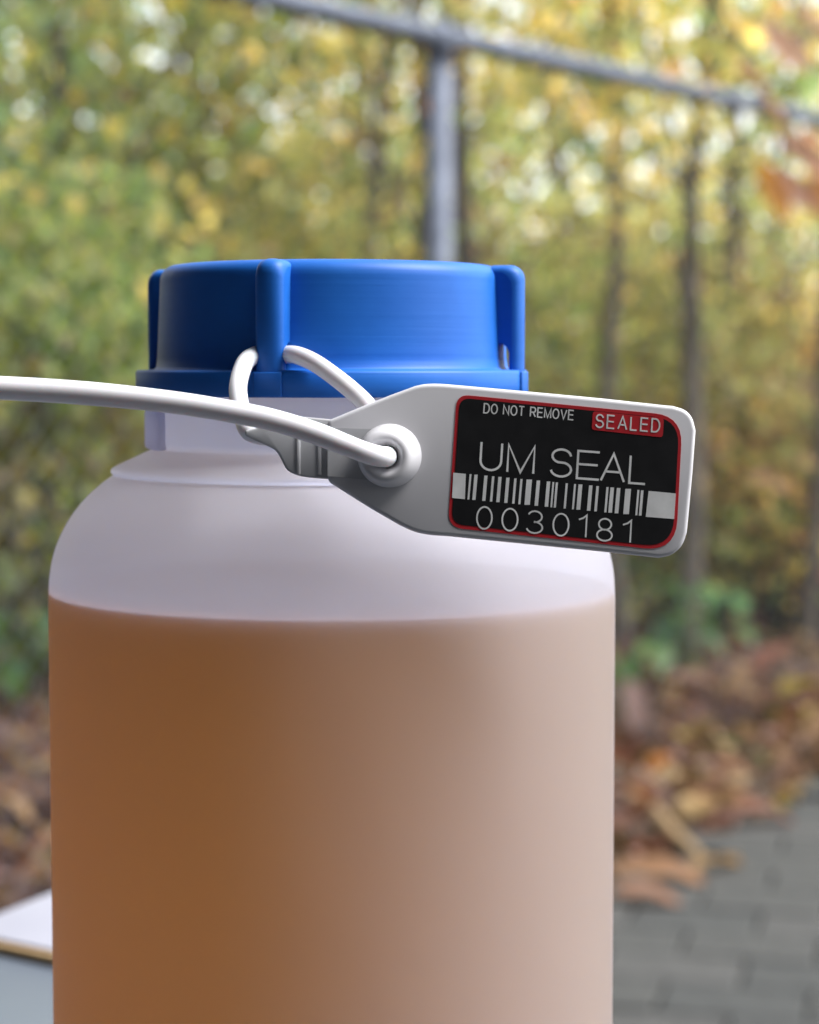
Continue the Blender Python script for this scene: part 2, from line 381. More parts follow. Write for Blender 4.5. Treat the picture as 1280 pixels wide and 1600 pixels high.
# boss the free end passes through
mb = MB()
q = 1 / TS
bp_ = [(50, 0), (49.5, 5), (47, 12), (44, 20), (41, 26), (37, 30.5), (31, 32.5), (26, 31), (23, 27), (20, 24), (17.5, 22), (17, 10)]
n = 56; vs = []; fs = []
for r, h in bp_:
    for k in range(n):
        a = 2 * math.pi * k / n; vs.append(tp(609 - h * .22 + r * math.cos(a), 712 + h * .08 + r * math.sin(a), h * TS))
for i in range(len(bp_) - 1):
    for k in range(n):
        k2 = (k + 1) % n; fs.append((i * n + k2, i * n + k, (i + 1) * n + k, (i + 1) * n + k2))
fs.append(tuple((len(bp_) - 1) * n + k for k in range(n))[::-1])
mb.add(vs, fs); mb.build('boss', M['tag'], seal, True)
# cable: tail -> lug eyelet -> behind the plate -> boss -> out to the left
ph = R(PHI); le = Vector((.0284 * math.sin(ph), -.0284 * math.cos(ph), zs0 + .0023)); tg = Vector((math.cos(ph), math.sin(ph), 0))
P = [tp(425, 681, -.0022), tp(402, 679, -.0022), at(387, 671, -.0438), at(377, 642, -.0395), at(372, 606, -.0352), at(379, 575, -.0312), at(388, 561, -.0291), at(402, 554, -.0274)]
P += [le - tg * .0018, le, le + tg * .0018]
P += [at(464, 555, -.0300), at(492, 567, -.0328), at(525, 590, -.0358), at(552, 612, -.0385), at(574, 634, -.0408), at(596, 668, -.0430), tp(606, 704, -.0030), tp(606, 713, -.0010)]
mb = MB(); tube(mb, catmull(P, 8), .0013, 18); mb.build('cable_loop', M['white'], seal, True)
F = [tp(605, 713, .0010), tp(603, 714.5, .0027), tp(592, 714, .0044), tp(570, 708, .0054), tp(540, 696.5, .0058), tp(500, 681, .0062), tp(450, 665, .0066), tp(400, 653, .0070), tp(300, 636, .0076), tp(200, 624.5, .0082), tp(100, 616.5, .0086), tp(0, 611.5, .0090), tp(-120, 607, .009), tp(-220, 608, .008)]
mb = MB(); tube(mb, catmull(F, 8), [.00142] * 4 + [.00150] * 4 + [.00158] * 4, 18); mb.build('cable_end', M['white'], seal, True)

# --- printed label
def rrect(P, r, n=6):
    """rounded polygon from corner points in order, photo px"""
    o = []; k = len(P)
    for i in range(k):
        p, a, b = Vector(P[i]), Vector(P[i - 1]), Vector(P[(i + 1) % k])
        rr = r[i] if hasattr(r, '__len__') else r
        s, e_ = p + (a - p).normalized() * rr, p + (b - p).normalized() * rr
        for t in np.linspace(0, 1, n): o.append(tuple(s * (1 - t) ** 2 + p * 2 * t * (1 - t) + e_ * t * t))
    return o
lab = plate('label', rrect([(714, 616), (1067, 650), (1056, 862), (700, 824)], [20, 45, 50, 24], 8), -.0002, .00008, M['red'], tagp)
plate('label_field', rrect([(718.5, 621.5), (1062, 655), (1051, 856), (705.5, 818.5)], [17, 41, 46, 20], 8), .00006, .00012, M['black'], tagp)
plate('sealed_badge', rrect([(926.5, 642.5), (1037.5, 653.5), (1035.5, 683.5), (924.5, 671.5)], 5, 4), .0001, .00016, M['red'], tagp)
for p in (((708.5, 738.5), (728, 740.5), (726.5, 780), (706.5, 778)), ((1013.5, 767), (1056, 771), (1053.5, 811), (1009, 807.5))):
    plate('barcode_block', [tuple(v) for v in p], .0001, .00015, M['ink'], tagp)
bars = MB()
def L3(X): return X / 2.909 + 680
for x0, x1 in ((153, 162), (175, 190), (220, 235), (255, 266), (284, 299), (320, 335), (356, 367), (384, 394), (412, 437), (458, 474), (504, 520), (530, 538), (545, 555), (590, 600), (628, 637), (648, 666), (696, 712), (729, 741), (775, 785), (793, 810), (822, 839), (861, 887), (916, 925), (932, 944)):
    a, b = L3(x0), L3(x1)
    ya = 740.5 + (a - 728) * .094; yb = ya + 39.5; sk = -2.2
    vs = [tp(a + 1.2, ya, .00015), tp(b + 1.2, ya, .00015), tp(b + sk, yb, .00015), tp(a + sk, yb, .00015)]
    vs2 = [v - TN * .00005 for v in vs]
    bars.add(vs2 + vs, [(0, 1, 2, 3), (7, 6, 5, 4), (0, 4, 5, 1), (1, 5, 6, 2), (2, 6, 7, 3), (3, 7, 4, 0)])
bars.build('barcode', M['ink'], tagp)
# thin stroke letters (unit height, y up)
def ell(cx, cy, rx, ry, a0, a1, n=14): return [(cx + rx * math.cos(R(a)), cy + ry * math.sin(R(a))) for a in np.linspace(a0, a1, n)]
G = {
 'U': (.72, [[(0, 1), (0, .34)] + ell(.36, .34, .36, .34, 180, 360, 14) + [(.72, 1)]]),
 'M': (.84, [[(0, 0), (0, 1), (.42, .02), (.84, 1), (.84, 0)]]),
 'S': (.68, [[(.66, .76)] + ell(.34, .745, .31, .245, 10, 250, 14) + ell(.34, .26, .34, .26, 70, -170, 14)]),
 'E': (.66, [[(.66, 1), (0, 1), (0, 0), (.68, 0)], [(0, .52), (.62, .52)]]),
 'A': (.80, [[(0, 0), (.40, 1), (.80, 0)], [(.14, .34), (.66, .34)]]),
 'L': (.58, [[(0, 1), (0, 0), (.58, 0)]]),
 'D': (.72, [[(0, 0), (0, 1), (.32, 1)] + ell(.32, .5, .40, .5, 90, -90, 16) + [(0, 0)]]),
 'O': (.80, [ell(.40, .5, .40, .5, 90, 450, 26)]),
 'N': (.72, [[(0, 0), (0, 1), (.72, 0), (.72, 1)]]),
 'T': (.72, [[(0, 1), (.72, 1)], [(.36, 1), (.36, 0)]]),
 'R': (.70, [[(0, 0), (0, 1), (.40, 1)] + ell(.42, .74, .26, .26, 90, -90, 10) + [(0, .48)], [(.36, .48), (.70, 0)]]),
 'V': (.76, [[(0, 1), (.38, 0), (.76, 1)]]),
 '0': (.62, [ell(.31, .5, .31, .5, 90, 450, 26)]),
 '3': (.60, [ell(.28, .745, .27, .25, 160, -90, 12) + ell(.28, .255, .31, .255, 90, -165, 14)]),
 '1': (.30, [[(0, .78), (.16, .86), (.29, 1), (.29, 0)]]),
 '8': (.60, [ell(.30, .75, .25, .25, 270, -90, 20), ell(.30, .255, .30, .255, 90, 450, 22)]),
}
def text(name, items, wd, h=.00015, m=None, mm=None):
    """items: (glyph, x_left, y_base, width_px, height_px, slope); joins the strokes into one printed line"""
    mb = MB()
    for g, x, y, wpx, hpx, sl, lean in items:
        gw, strokes = G[g]
        for stq in strokes:
            pts = []
            for u, v in stq:
                X = x + u / gw * wpx + v * lean; Y = y - v * hpx + (u / gw * wpx) * sl
                if not pts or (Vector((X, Y)) - pts[-1]).length > .15: pts.append(Vector((X, Y)))
            k = len(pts); Lf, Rt = [], []
            for i in range(k):
                t1 = (pts[i] - pts[i - 1]).normalized() if i else None
                t2 = (pts[i + 1] - pts[i]).normalized() if i < k - 1 else None
                closed = (pts[0] - pts[-1]).length < .6 and k > 8
                if t1 is None: t1 = (pts[-1] - pts[-2]).normalized() if closed else t2
                if t2 is None: t2 = (pts[1] - pts[0]).normalized() if closed else t1
                n1, n2 = Vector((-t1.y, t1.x)), Vector((-t2.y, t2.x)); nm = (n1 + n2)
                if nm.length < .2: nm = n1
                nm.normalize(); sc = min(1 / max(nm.dot(n1), .35), 2.2) * wd / 2
                ext = Vector((0, 0))
                Lf.append(pts[i] + nm * sc); Rt.append(pts[i] - nm * sc)
            vs = [tp(p.x, p.y, h) for p in Lf] + [tp(p.x, p.y, h) for p in Rt]
            mb.add(vs, [(i, i + 1, k + i + 1, k + i) for i in range(k - 1)])
    me = mb.mesh(name); bm = bmesh.new(); bm.from_mesh(me)
    for f in bm.faces:
        f.normal_update()
        if f.normal.dot(TN) < 0: f.normal_flip()
    bm.to_mesh(me); bm.free()
    o = link(name, me, [m or M['ink']], tagp)
    so_ = o.modifiers.new('solid', 'SOLIDIFY'); so_.thickness = .00004; so_.offset = -1
    return o
SLP = .093
def L3y(Y): return Y / 2.909 + 580
it = []
for g, x0, x1 in (('U', 208, 302), ('M', 332, 450), ('S', 528, 620), ('E', 648, 745), ('A', 757, 862), ('L', 886, 958)):
    xb = L3(x0); yb = L3y(446 + (x0 - 208) * .091); it.append((g, xb - 1.5, yb, (x1 - x0) / 2.909, 124 / 2.909, .075, 2.6))
text('seal_name_print', it, 3.5)
it = []
for g, x0, x1, yb in (('0', 190, 258, 714), ('0', 305, 375, 722), ('3', 420, 490, 733), ('0', 537, 607, 745), ('1', 652, 688, 752), ('8', 737, 805, 768), ('1', 852, 890, 776)):
    it.append((g, L3(x0) - 1, L3y(yb), (x1 - x0) / 2.909, 100 / 2.909, .08, 2.0))
text('serial_print', it, 2.6)
def line(name, s, X0, X1, Yb0, Yb1, hz, wd, sp, space, lean, mm=None):
    tot = sum((G[c][0] if c != ' ' else space) for c in s) + sp * (len(s) - 1)
    sc = (X1 - X0) / tot; x = X0; it = []
    for c in s:
        if c != ' ':
            y = Yb0 + (Yb1 - Yb0) * (x - X0) / (X1 - X0)
            it.append((c, L3(x), L3y(y), G[c][0] * sc / 2.909, hz / 2.909, SLP, lean))
        x += ((G[c][0] if c != ' ' else space) + sp) * sc
    text(name, it, wd, .0002 if mm else .00015)
line('warning_print', 'DO NOT REMOVE', 221, 627, 189, 221, 42, 2.0, .30, .28, 1.0)
line('badge_print', 'SEALED', 730, 1018, 254, 277, 58, 2.4, .38, .3, 1.2, True)

# ------------------------------------------------------------------ table and the card box on it
TBL = empty('table', (0 + EYE.x, .67 + EYE.y, 0), math.atan2(.3, 1))
tag(TBL, 'grey blue table top standing under the bottle', 'table')
def tl_(u, v): return (-u, -v)
mb = MB(); box(mb, (-.75, -.44, -.028), (0, 0, 0)); bevel(mb.build('table_top', M['table'], TBL), .003)
for u in (-.69, -.06):
    for v in (-.38, -.06):
        mb = MB(); box(mb, (u - .02, v - .02, GROUND + .021), (u + .02, v + .02, -.028)); bevel(mb.build('leg', M['tableleg'], TBL), .003)
mb = MB(); box(mb, (-.67, -.37, -.09), (-.08, -.35, -.028)); box(mb, (-.67, -.09, -.09), (-.08, -.07, -.028)); mb.build('apron', M['tableleg'], TBL)
# white card folder with tan board edges
c0 = Vector((-.133, .602)); e1 = Vector((.42, .908)); e2 = Vector((.83, -.557))
def card(z0, z1, ins, m, nm, par):
    a = c0 + (e1 + e2) * ins; L1, L2 = .13 - 2 * ins, .13 - 2 * ins
    q = [a, a + e2 * L2, a + e2 * L2 + e1 * L1, a + e1 * L1]; mb = MB()
    mb.add([(p.x + EYE.x - folder.location.x, p.y + EYE.y - folder.location.y, z) for z in (z0, z1) for p in q], [(3, 2, 1, 0), (4, 5, 6, 7), (0, 1, 5, 4), (1, 2, 6, 5), (2, 3, 7, 6), (3, 0, 4, 7)])
    return mb.build(nm, m, par)
folder = tag(empty('card_box', (-.06 + EYE.x, .63 + EYE.y, 0)), 'flat white card box with a tan edge lying on the table left of the bottle', 'box')
bevel(card(.0005, .0032, -.0022, M['kraft'], 'tray', folder), .0008); bevel(card(.0032, .0042, 0, M['paper'], 'lid', folder), .0006)

# ------------------------------------------------------------------ fence
fd = Vector((.731, 1, 0)).normalized(); FP = Vector((*ground_xy(.060, 4.16), 0)); RH = EYE.z + .648
fence = tag(empty('chain_link_fence', (FP.x, FP.y, GROUND)), 'galvanised chain link fence with a sloping top rail running behind the blue cap', 'fence')
def fpt(t, z): return Vector((fd.x * t, fd.y * t, z - GROUND))
mb = MB(); tube(mb, [fpt(t, RH) for t in np.linspace(-3, 7.5, 40)], .021, 14); mb.build('top_rail', M['galv'], fence, True)
for t in (-3.0, 0, 3.0, 6.0):
    mb = MB(); tube(mb, [fpt(t, GROUND - .1), fpt(t, RH - .005)], .0245, 18)
    pst = mb.build('post', M['galv'], fence, True)
    mb = MB(); tube(mb, [fpt(t, RH - .05), fpt(t, RH + .004), fpt(t, RH + .022), fpt(t, RH + .03)], [.030, .030, .026, .012], 18); mb.build('post_cap', M['galv'], pst, True)
mb = MB(); D_ = .034; nrm = Vector((-fd.y, fd.x, 0))
zlo, zhi = GROUND + .04, RH + .028
rows = int((zhi - zlo) / D_)
for i in range(int(10.4 / D_)):
    t0 = -2.95 + i * D_; pl = []
    for r in range(rows + 1):
        z = zhi - r * D_; s = (r + i) % 2
        pl.append(fpt(t0 + s * D_, z) + nrm * (.0025 if s else -.0025) + nrm * .024)
    pl.insert(0, pl[0] + Vector((.004, 0, .018)))
    tube(mb, pl, .0012, 3)
o = mb.build('wire_mesh', M['galv'], fence); tag(o, kind='stuff')

# ------------------------------------------------------------------ foliage
PAL = {
 'green': [(.105, .17, .035), (.085, .14, .035), (.15, .21, .05), (.075, .12, .04), (.18, .21, .05)],
 'olive': [(.16, .16, .035), (.12, .13, .03), (.20, .18, .045), (.10, .11, .035), (.24, .20, .05)],
 'yellow': [(.38, .28, .035), (.30, .24, .04), (.45, .32, .05), (.22, .20, .04), (.34, .22, .04)],
 'orange': [(.38, .15, .03), (.30, .12, .03), (.25, .10, .04), (.42, .22, .06)],
 'brown': [(.14, .075, .04), (.20, .11, .06), (.10, .055, .035), (.26, .15, .08), (.17, .07, .045)],
 'blue': [(.08, .14, .09), (.06, .11, .07), (.11, .17, .10)],
}
def leaf_cloud(name, centres, sig, per, size, pals, parent, flat=.75, mtl=None):
    """leaf-sized folded faces scattered in clumps round the centres"""
    N = len(centres) * per
    C = np.repeat(np.array([tuple(c) for c in centres]), per, 0)
    P = C + rng.normal(size=(N, 3)) * np.array([sig, sig, sig * flat])
    ln = size * rng.uniform(.6, 1.35, N)[:, None]; wd = ln * rng.uniform(.32, .5, N)[:, None]
    a = rng.normal(size=(N, 3)); a[:, 2] -= .5; a /= np.linalg.norm(a, axis=1)[:, None]
    b = np.cross(a, rng.normal(size=(N, 3))); b /= np.linalg.norm(b, axis=1)[:, None]
    c = np.cross(a, b)
    V = np.stack([P - a * ln / 2, P + b * wd + c * wd * .3 - a * ln * .05, P + a * ln / 2 - c * wd * .3, P - b * wd + c * wd * .3 - a * ln * .05], 1).reshape(-1, 3)
    V[:, 2] = np.maximum(V[:, 2], GROUND + .02 - (parent.location.z if parent else 0))
    base = np.arange(N)[:, None] * 4
    T = np.concatenate([base + np.array([[0, 1, 2]]), base + np.array([[0, 2, 3]])], 1).reshape(-1, 3)
    me = bpy.data.meshes.new(name); me.vertices.add(4 * N); me.vertices.foreach_set('co', V.astype('f').ravel())
    me.loops.add(6 * N); me.loops.foreach_set('vertex_index', T.astype('i').ravel())
    me.polygons.add(2 * N); me.polygons.foreach_set('loop_start', np.arange(0, 6 * N, 3, dtype='i'))
    me.update(); me.validate()
    pool = [c for p, k in pals for c in PAL[p] * k]
    cc = np.array([pool[i] for i in rng.integers(0, len(pool), len(centres))])
    lc = np.array([pool[i] for i in rng.integers(0, len(pool), N)])
    col = np.repeat(cc, per, 0) * .75 + lc * .25; col = col * .84 + .16 * col.mean(1, keepdims=True); col *= 2.1 * rng.uniform(.85, 1.15, (N, 1))
    col = np.repeat(np.concatenate([col, np.ones((N, 1))], 1), 4, 0)
    at_ = me.color_attributes.new('tint', 'FLOAT_COLOR', 'POINT'); at_.data.foreach_set('color', col.astype('f').ravel())
    return link(name, me, [mtl or M['leaf']], parent)
def tree(label, x, d, r, h, lean=(0, 0), crown=(1.2, 2.6, 1.4), nclump=55, per=70, size=.085, pals=(('olive', 1),), sig=.28, kink=.22, name='tree', cat='tree', low=1.0):
    X, Y = ground_xy(x, d); T = tag(empty(name, (X, Y, GROUND)), label, cat, 'trees and bushes behind the fence')
    r *= .8; pts = []
    for i in range(8):
        t = i / 7; pts.append((lean[0] * t * h + random.uniform(-kink, kink) * t, lean[1] * t * h + random.uniform(-kink, kink) * t, -.08 + t * h))
    mb = MB(); cm = catmull(pts, 5); tube(mb, cm, [r * 1.35, r * 1.02, r * .85, r * .6, r * .25], 10); mb.build('trunk', M['bark'], T, True)
    cr, cz, ch = crown; cen = []
    nclump = int(nclump * (.62 if x > 0 or d > 12 else 1.0))
    for i in range(nclump):
        th = random.uniform(0, 6.283); rr = cr * math.sqrt(random.random()); z = random.uniform(max(low, cz - ch), cz + ch)
        k = min(int(max(0, z) / h * (len(cm) - 1)), len(cm) - 1); ax = cm[k]
        cen.append(Vector((ax.x + rr * math.cos(th), ax.y + rr * math.sin(th), z)))
    mb = MB()
    for c in cen[:max(10, nclump // 3)]:
        zt = max(.4, c.z - .5 - random.random() * .5); k = min(int(zt / h * (len(cm) - 1)), len(cm) - 2); a = cm[k]
        m_ = a.lerp(c, .5) + Vector((random.uniform(-.12, .12), random.uniform(-.12, .12), random.uniform(0, .15)))
        tube(mb, catmull([a, m_, c], 4), [r * .32, r * .2, r * .06], 6)
    mb.build('limbs', M['bark'], T, True)
    leaf_cloud('crown', cen, sig, int(per * .9), size * .72, pals, T)
    return T
def shrub(label, x, d, rx, h, n=45, per=60, size=.07, pals=(('green', 1),), sig=.17, name='shrub', zlo=.12):
    X, Y = ground_xy(x, d); T = tag(empty(name, (X, Y, GROUND)), label, 'shrub', 'trees and bushes behind the fence')
    cen = []; mb = MB()
    for i in range(n):
        th = random.uniform(0, 6.283); z = zlo + (h - zlo) * random.random() ** .85; rr = rx * math.sqrt(random.random()) * (1 - .45 * (z / h) ** 2)
        cen.append(Vector((rr * math.cos(th), rr * math.sin(th), z)))
    for c in cen[::2]:
        tube(mb, catmull([(c.x * .15, c.y * .15, -.05), (c.x * .45, c.y * .45, c.z * .6), tuple(c)], 4), [.014, .009, .004], 5)
    mb.build('stems', M['bark'], T, True); leaf_cloud('foliage', cen, sig, int(per * 1.4), size * .8, pals, T)
    return T
def X_at(px, d): return (px - 640) / FPX * d

# trunks seen through the fence, left to right (photo column, distance)
tree('thin grey trunked tree left of the fence post with a hooked bough', X_at(565, 6.5), 6.5, .03, 4.5, (.004, 0), (1.1, 2.8, 1.4), 34, 60, pals=(('yellow', 2), ('olive', 2), ('green', 1)))
tree('dark trunked tree hidden half behind the fence post', X_at(652, 6.8), 6.8, .04, 5.5, (.012, 0), (1.2, 3.2, 1.4), 26, 60, pals=(('yellow', 2), ('olive', 1)))
tree('stout brown trunked tree just right of the fence post', X_at(775, 6.6), 6.6, .042, 6, (-.035, .01), (1.2, 3.3, 1.3), 15, 55, pals=(('yellow', 4), ('green', 2), ('olive', 1), ('orange', 1)), low=1.75)
tree('leaning slender tree under the top rail right of the post', X_at(985, 6.7), 6.7, .028, 5.5, (-.07, 0), (1.2, 3.2, 1.5), 15, 55, pals=(('green', 2), ('olive', 1), ('yellow', 2)), low=1.7)
tree('dark short trunked tree with a rust tinted crown right of centre', X_at(1075, 6.4), 6.4, .035, 5, (.03, 0), (1.0, 2.9, 1.3), 28, 55, pals=(('yellow', 2), ('orange', 1), ('green', 3)), low=1.8)
tree('straight tree with yellow green leaves near the right end of the rail', X_at(1140, 7.4), 7.4, .035, 6.5, (-.02, 0), (1.3, 3.4, 1.6), 34, 60, pals=(('yellow', 2), ('green', 2)))
tree('slim tree at the right edge of the picture behind the rail', X_at(1262, 6.8), 6.8, .028, 5.5, (.04, 0), (1.0, 3.0, 1.5), 34, 60, pals=(('green', 2), ('olive', 2)))
tree('leaning bare stemmed tree crossing behind the post to the right', X_at(1010, 9.0), 9.0, .045, 5, (-.16, 0), (1.0, 3.6, 1.0), 18, 50, pals=(('yellow', 2), ('olive', 1)))
tree('bushy green tree filling the upper left corner', X_at(90, 6.6), 6.6, .05, 4.6, (0, 0), (1.1, 2.4, 1.3), 85, 75, pals=(('green', 6), ('olive', 3), ('blue', 2), ('brown', 1), ('yellow', 1)), low=.7)
tree('yellow green tree with rust flecks left of the cap', X_at(300, 7.4), 7.4, .045, 4.8, (.01, 0), (1.2, 2.5, 1.4), 80, 75, pals=(('olive', 3), ('green', 6), ('yellow', 2), ('orange', 1), ('blue', 1), ('brown', 1)), low=.8)
tree('tall olive tree behind the green trees at left', X_at(190, 10.5), 10.5, .07, 6.5, (0, 0), (1.7, 3.2, 1.9), 95, 75, size=.1, pals=(('olive', 2), ('green', 4)), sig=.35)
tree('tall yellow tree behind the post', X_at(560, 11.5), 11.5, .07, 7, (0, 0), (1.7, 3.4, 1.9), 55, 70, size=.1, pals=(('yellow', 2), ('olive', 2)), sig=.35)
tree('tall pale tree far behind the rail at right', X_at(960, 12.5), 12.5, .08, 7, (0, 0), (1.9, 3.4, 2.0), 85, 70, size=.1, pals=(('yellow', 2), ('green', 2), ('olive', 2)), sig=.36)
tree('yellow green tree filling the gap under the right end of the rail', X_at(1210, 9.8), 9.8, .04, 6, (.01, 0), (1.1, 2.9, 1.7), 60, 75, size=.1, pals=(('green', 3), ('yellow', 2), ('olive', 2)), sig=.3)
shrub('green leafy bush behind the left side of the bottle', X_at(60, 6.2), 6.2, .75, 1.5, 60, 60, pals=(('green', 3), ('olive', 2), ('blue', 1), ('brown', 1)))
shrub('olive bush behind the blue cap at left', X_at(270, 6.8), 6.8, .8, 1.6, 60, 60, pals=(('olive', 3), ('green', 2), ('yellow', 1)))
shrub('dense yellowing bush behind the cap and post', X_at(600, 8.4), 8.4, .8, 1.5, 50, 60, pals=(('olive', 3), ('yellow', 2)))
shrub('olive bush seen just right of the blue cap', X_at(880, 7.6), 7.6, .75, 1.45, 55, 60, pals=(('olive', 4), ('green', 3), ('brown', 1)))
shrub('bush with yellow and orange leaves right of the label', X_at(1110, 7.6), 7.6, .7, 1.35, 50, 60, pals=(('olive', 5), ('green', 2), ('yellow', 2), ('brown', 1)))
shrub('brownish bush at the right edge of the picture', X_at(1260, 7.4), 7.4, .7, 1.2, 50, 60, pals=(('olive', 2), ('brown', 2), ('yellow', 1)))
# far wood
mb_c = []
for i in range(230):
    d = random.uniform(14, 24); x = random.uniform(-.34, .34) * d
    mb_c.append((x + EYE.x, d, GROUND + abs(random.gauss(0, 1)) * 1.75 + .2))
rs = random.Random(3)
for i in range(620):                                                # the same wood goes on beyond both sides of the frame
    d = rs.uniform(7.5, 17); x = rs.choice((-1, 1)) * rs.uniform(.30, .95) * d
    mb_c.append((x + EYE.x, d + EYE.y, GROUND + abs(rs.gauss(0, 1)) * 1.5 + .2))
o = leaf_cloud('far_wood', mb_c, .5, 55, .15, (('olive', 3), ('yellow', 2), ('green', 2)), None); tag(o, 'far autumn wood', None, None, 'stuff')

# low bright green plants at the litter's edge: every leaf a part
def leaf_mesh(name, L, Wd, curl, col, fold=.2, seed=0):
    rnd = random.Random(seed); mb = MB(); k = 6; vs = []
    for i in range(k + 1):
        t = i / k; w_ = Wd * math.sin(math.pi * min(1, t * .93 + .05)) ** .8 * (1 + rnd.uniform(-.12, .12)); y = t * L; z = curl * L * (t - t * t * 1.6) + rnd.uniform(-.01, .01) * L
        vs += [(-w_ / 2, y, z + fold * w_), (0, y, z), (w_ / 2, y, z + fold * w_ * rnd.uniform(.4, 1.4))]
    fs = []
    for i in range(k):
        for j in (0, 1): a = i * 3 + j; fs.append((a, a + 1, a + 4, a + 3))
    mb.add(vs, fs, col); me = mb.mesh(name, True); return me
gl = [leaf_mesh('leaf', .10, .075, .4, c, seed=i) for i, c in enumerate(((.08, .15, .04), (.065, .13, .055), (.10, .17, .04)))]
for me in gl: me.materials.append(M['leaf'])
for lb, px, py_, d, h, nl in (('bright green plant low beside the right edge of the bottle', 1085, 920, 6.0, .34, 11), ('blue green plant sprouting from the leaf litter beside the bottle', 985, 960, 5.4, .28, 8), ('green plant at the foot of the bushes left of the bottle', 30, 820, 5.6, .36, 20)):
    X, Y = ground_xy(X_at(px, d), d); T = tag(empty('low_plant', (X, Y, GROUND)), lb, 'plant', 'low plants')
    mb = MB()
    for i in range(nl):
        th = random.uniform(0, 6.283); rr = random.uniform(.02, .2); p = Vector((rr * math.cos(th), rr * math.sin(th), h * random.uniform(.45, 1)))
        tube(mb, catmull([(0, 0, -.02), p * .55, p], 3), .003, 4)
        o = link('leaf', random.choice(gl), None, T); o.location = p; o.rotation_euler = (random.uniform(-.9, .3), random.uniform(-.4, .4), th - 1.57); o.scale = [random.uniform(.8, 1.25)] * 3
    mb.build('stem', M['leaf'], T)
    mc = T.children[-1].data; ca_ = mc.color_attributes.new('tint', 'FLOAT_COLOR', 'POINT'); ca_.data.foreach_set('color', [.06, .10, .03, 1] * len(mc.vertices))

# sapling at the right with withered leaves hanging in front of the rail
X, Y = ground_xy(1.42, 5.35); T = tag(empty('sapling', (X, Y, GROUND)), 'sapling branch with withered orange and tan leaves hanging before the rail at right', 'sapling')
def loc(px, py, d): return at(px, py, d + EYE.y) - Vector((X, Y, GROUND))
mb = MB(); tube(mb, catmull([(0, 0, -.05), (-.02, 0, .6), (.03, -.05, 1.2), (.0, -.1, 1.9), (.05, -.1, 2.4)], 6), [.018, .014, .009, .004], 8); mb.build('stem', M['bark'], T, True)
mb = MB()
b1 = [Vector((.0, -.1, 1.9)), loc(1330, 40, 5.0), loc(1250, 60, 4.9), loc(1165, 95, 4.85), loc(1190, 150, 4.85), loc(1235, 215, 4.85), loc(1300, 300, 4.85)]
tube(mb, catmull(b1, 6), [.007, .005, .003], 6); mb.build('branch', M['bark'], T, True)
wl = {}
WITH = [((1188, 30), (1262, 118), .55, (.40, .25, .16)), ((1158, 88), (1200, 150), .30, (.42, .24, .10)), ((1192, 140), (1232, 215), .28, (.38, .20, .10)),
        ((1222, 205), (1302, 285), .50, (.42, .24, .16)), ((1186, 248), (1236, 352), .42, (.46, .21, .04)), ((1212, 262), (1262, 330), .62, (.42, .24, .17)),
        ((1272, 255), (1300, 330), .55, (.44, .22, .08)), ((1240, 10), (1292, 50), .5, (.42, .25, .15)), ((1205, 45), (1238, 95), .55, (.44, .28, .19)), ((1252, 200), (1290, 232), .5, (.46, .24, .12)), ((1150, 108), (1178, 128), .4, (.44, .22, .08)), ((1262, 285), (1290, 345), .5, (.46, .24, .12))]
for i, (p0, p1, wr, col) in enumerate(WITH):
    a, b = loc(*p0, 4.85), loc(*p1, 4.85 + random.uniform(-.03, .03)); L = (b - a).length
    me = leaf_mesh('leaf', L, L * wr * .8, -.3, tuple(min(.7, c * 1.5) for c in col), .25, 50 + i); me.materials.append(M['dead'])
    yv = (b - a).normalized(); zv = Vector((random.uniform(-.5, .5), -1, random.uniform(0, .7))); xv = yv.cross(zv).normalized(); zv = xv.cross(yv)
    o = link('leaf', me, None, T); mx = Matrix((xv, yv, zv)).transposed().to_4x4(); mx.translation = a; o.matrix_local = mx

# ------------------------------------------------------------------ leaf litter
DCOL = [(.22, .11, .055), (.30, .16, .08), (.17, .08, .045), (.36, .22, .11), (.26, .10, .05), (.34, .20, .14), (.13, .07, .045), (.30, .19, .16), (.40, .27, .12), (.20, .085, .06)]
N = 9000; cen = []
lit = MB(); protos = [leaf_mesh('p', 1, .55, random.uniform(.1, .5), (0, 0, 0), .2, 100 + i) for i in range(5)]
PV = []
for me in protos:
    co = np.empty(len(me.vertices) * 3, 'f'); me.vertices.foreach_get('co', co); PV.append((co.reshape(-1, 3), [tuple(p.vertices) for p in me.polygons]))
AV, AF, AC = [], [], []; off = 0
for i in range(N + 9000):
    d = random.uniform(2.6, 10) if i > 3500 else random.uniform(3.0, 6); x = random.uniform(-.36, .30) * d
    if i >= N: d = random.uniform(2.0, 11); x = random.choice((-1, 1)) * random.uniform(.28, .9) * d
    q = d - edge_d(x)
    if q < .02 + abs(random.gauss(0, .05)): continue
    X, Y = ground_xy(x, d); s = random.uniform(.05, .11); pv, pf = random.choice(PV)
    Mx = Matrix.Translation((X, Y, soil_z(X, Y) + .012 + random.random() * .05 * min(1, q / .3))) @ Matrix.Rotation(random.uniform(0, 6.28), 4, 'Z') @ Matrix.Rotation(random.gauss(0, .5), 4, 'X') @ Matrix.Rotation(random.gauss(0, .5), 4, 'Y') @ Matrix.Scale(s, 4)
    mm = np.array(Mx); AV.append(pv @ mm[:3, :3].T + mm[:3, 3]); AF += [tuple(a + off for a in f) for f in pf]; off += len(pv)
    c = random.choice(DCOL) if random.random() > .06 else random.choice(((.08, .14, .04), (.40, .30, .05)))
    k = random.uniform(.45, 1.05); AC.append(np.tile([c[0] * k, c[1] * k, c[2] * k, 1], (len(pv), 1)))
me = bpy.data.meshes.new('leaf_litter'); me.from_pydata(np.concatenate(AV).tolist(), [], AF); me.update()
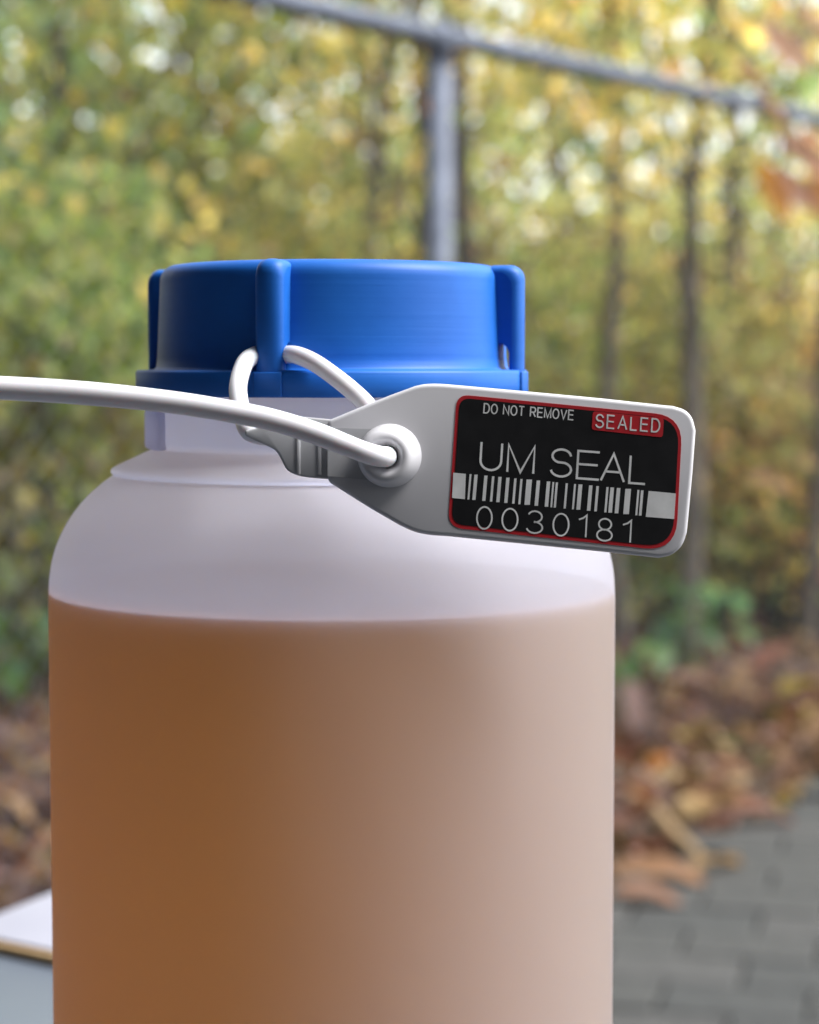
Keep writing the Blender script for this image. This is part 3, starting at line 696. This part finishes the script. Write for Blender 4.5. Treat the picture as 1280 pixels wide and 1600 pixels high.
ca_ = me.color_attributes.new('tint', 'FLOAT_COLOR', 'POINT'); ca_.data.foreach_set('color', np.concatenate(AC).astype('f').ravel())
tag(link('leaf_litter', me, [M['dead']]), kind='stuff')
for me in protos: bpy.data.meshes.remove(me)
def on_ground(px, py, z):
    a, b = (px - 640) / FPX, (800 - py) / FPX; dv = Vector((a, CT + b * ST, -ST + b * CT)); return EYE + dv * ((z - EYE.z) / dv.z)
def fallen(label, px, py, L, wr, col, rz, curl=.25, group=None, rx=0.05, z=.03):
    me = leaf_mesh('fallen_leaf', L, L * wr, curl, tuple(c * .6 for c in col), .18, int(px * 7 + py)); me.materials.append(M['dead'])
    p = on_ground(px, py, GROUND + z); o = link('fallen_leaf', me); o.location = p; o.rotation_euler = (rx, random.uniform(-.25, .25), rz)
    return tag(o, label, 'leaf', group or 'single fallen leaves by the paving')
fallen('round tan leaf at the tip of the litter', 1075, 1282, .105, .8, (.52, .34, .14), -.6, .5, rx=.4, z=.05)
fallen('pointed tan leaf lying out on the grey paving', 1085, 1362, .15, .42, (.50, .31, .14), -.75, .3)
fallen('long orange brown leaf on the paving beside the bottle', 950, 1362, .20, .35, (.44, .22, .10), -1.9, .3)
fallen('small rust leaf lowest on the paving beside the bottle', 950, 1400, .14, .45, (.42, .21, .12), -1.75, .3)
fallen('bright yellow leaf in the litter at right', 1222, 1092, .13, .7, (.50, .36, .05), -1.0, .3, rx=.4, z=.08)
fallen('pale pink leaf standing upright in the litter', 1000, 1150, .15, .45, (.42, .25, .20), .2, .2, rx=1.2, z=.05)
fallen('large tan leaf at the right edge of the picture', 1262, 1165, .20, .6, (.46, .27, .14), -1.2, .3, rx=.5, z=.07)
fallen('small orange leaf above the pale stick', 1020, 1212, .09, .6, (.55, .20, .04), -.8, .4, rx=.6, z=.07)
fallen('red brown leaf curled at the edge of the paving', 1140, 1275, .15, .5, (.36, .16, .11), -1.4, .5, z=.04)
fallen('salmon leaf tilted in the litter at upper right', 1185, 1060, .17, .5, (.48, .20, .13), -.9, .3, rx=.7, z=.08)
mb = MB(); a = on_ground(985, 1245, GROUND + .06); b = on_ground(1090, 1335, GROUND + .03)
tube(mb, catmull([a, a.lerp(b, .35) + Vector((0, 0, .012)), a.lerp(b, .7), b], 6), [.012, .016, .015, .010], 9)
M['stick'] = noise_color(mat('bare_stick', (.42, .28, .12), .8), 20, (.20, .125, .055), (.30, .20, .10), bump=.4, bump_scale=60)
st = mb.build('stick', M['stick'], None, True); tag(st, 'pale tan stick lying across the edge of the leaf litter', 'stick')
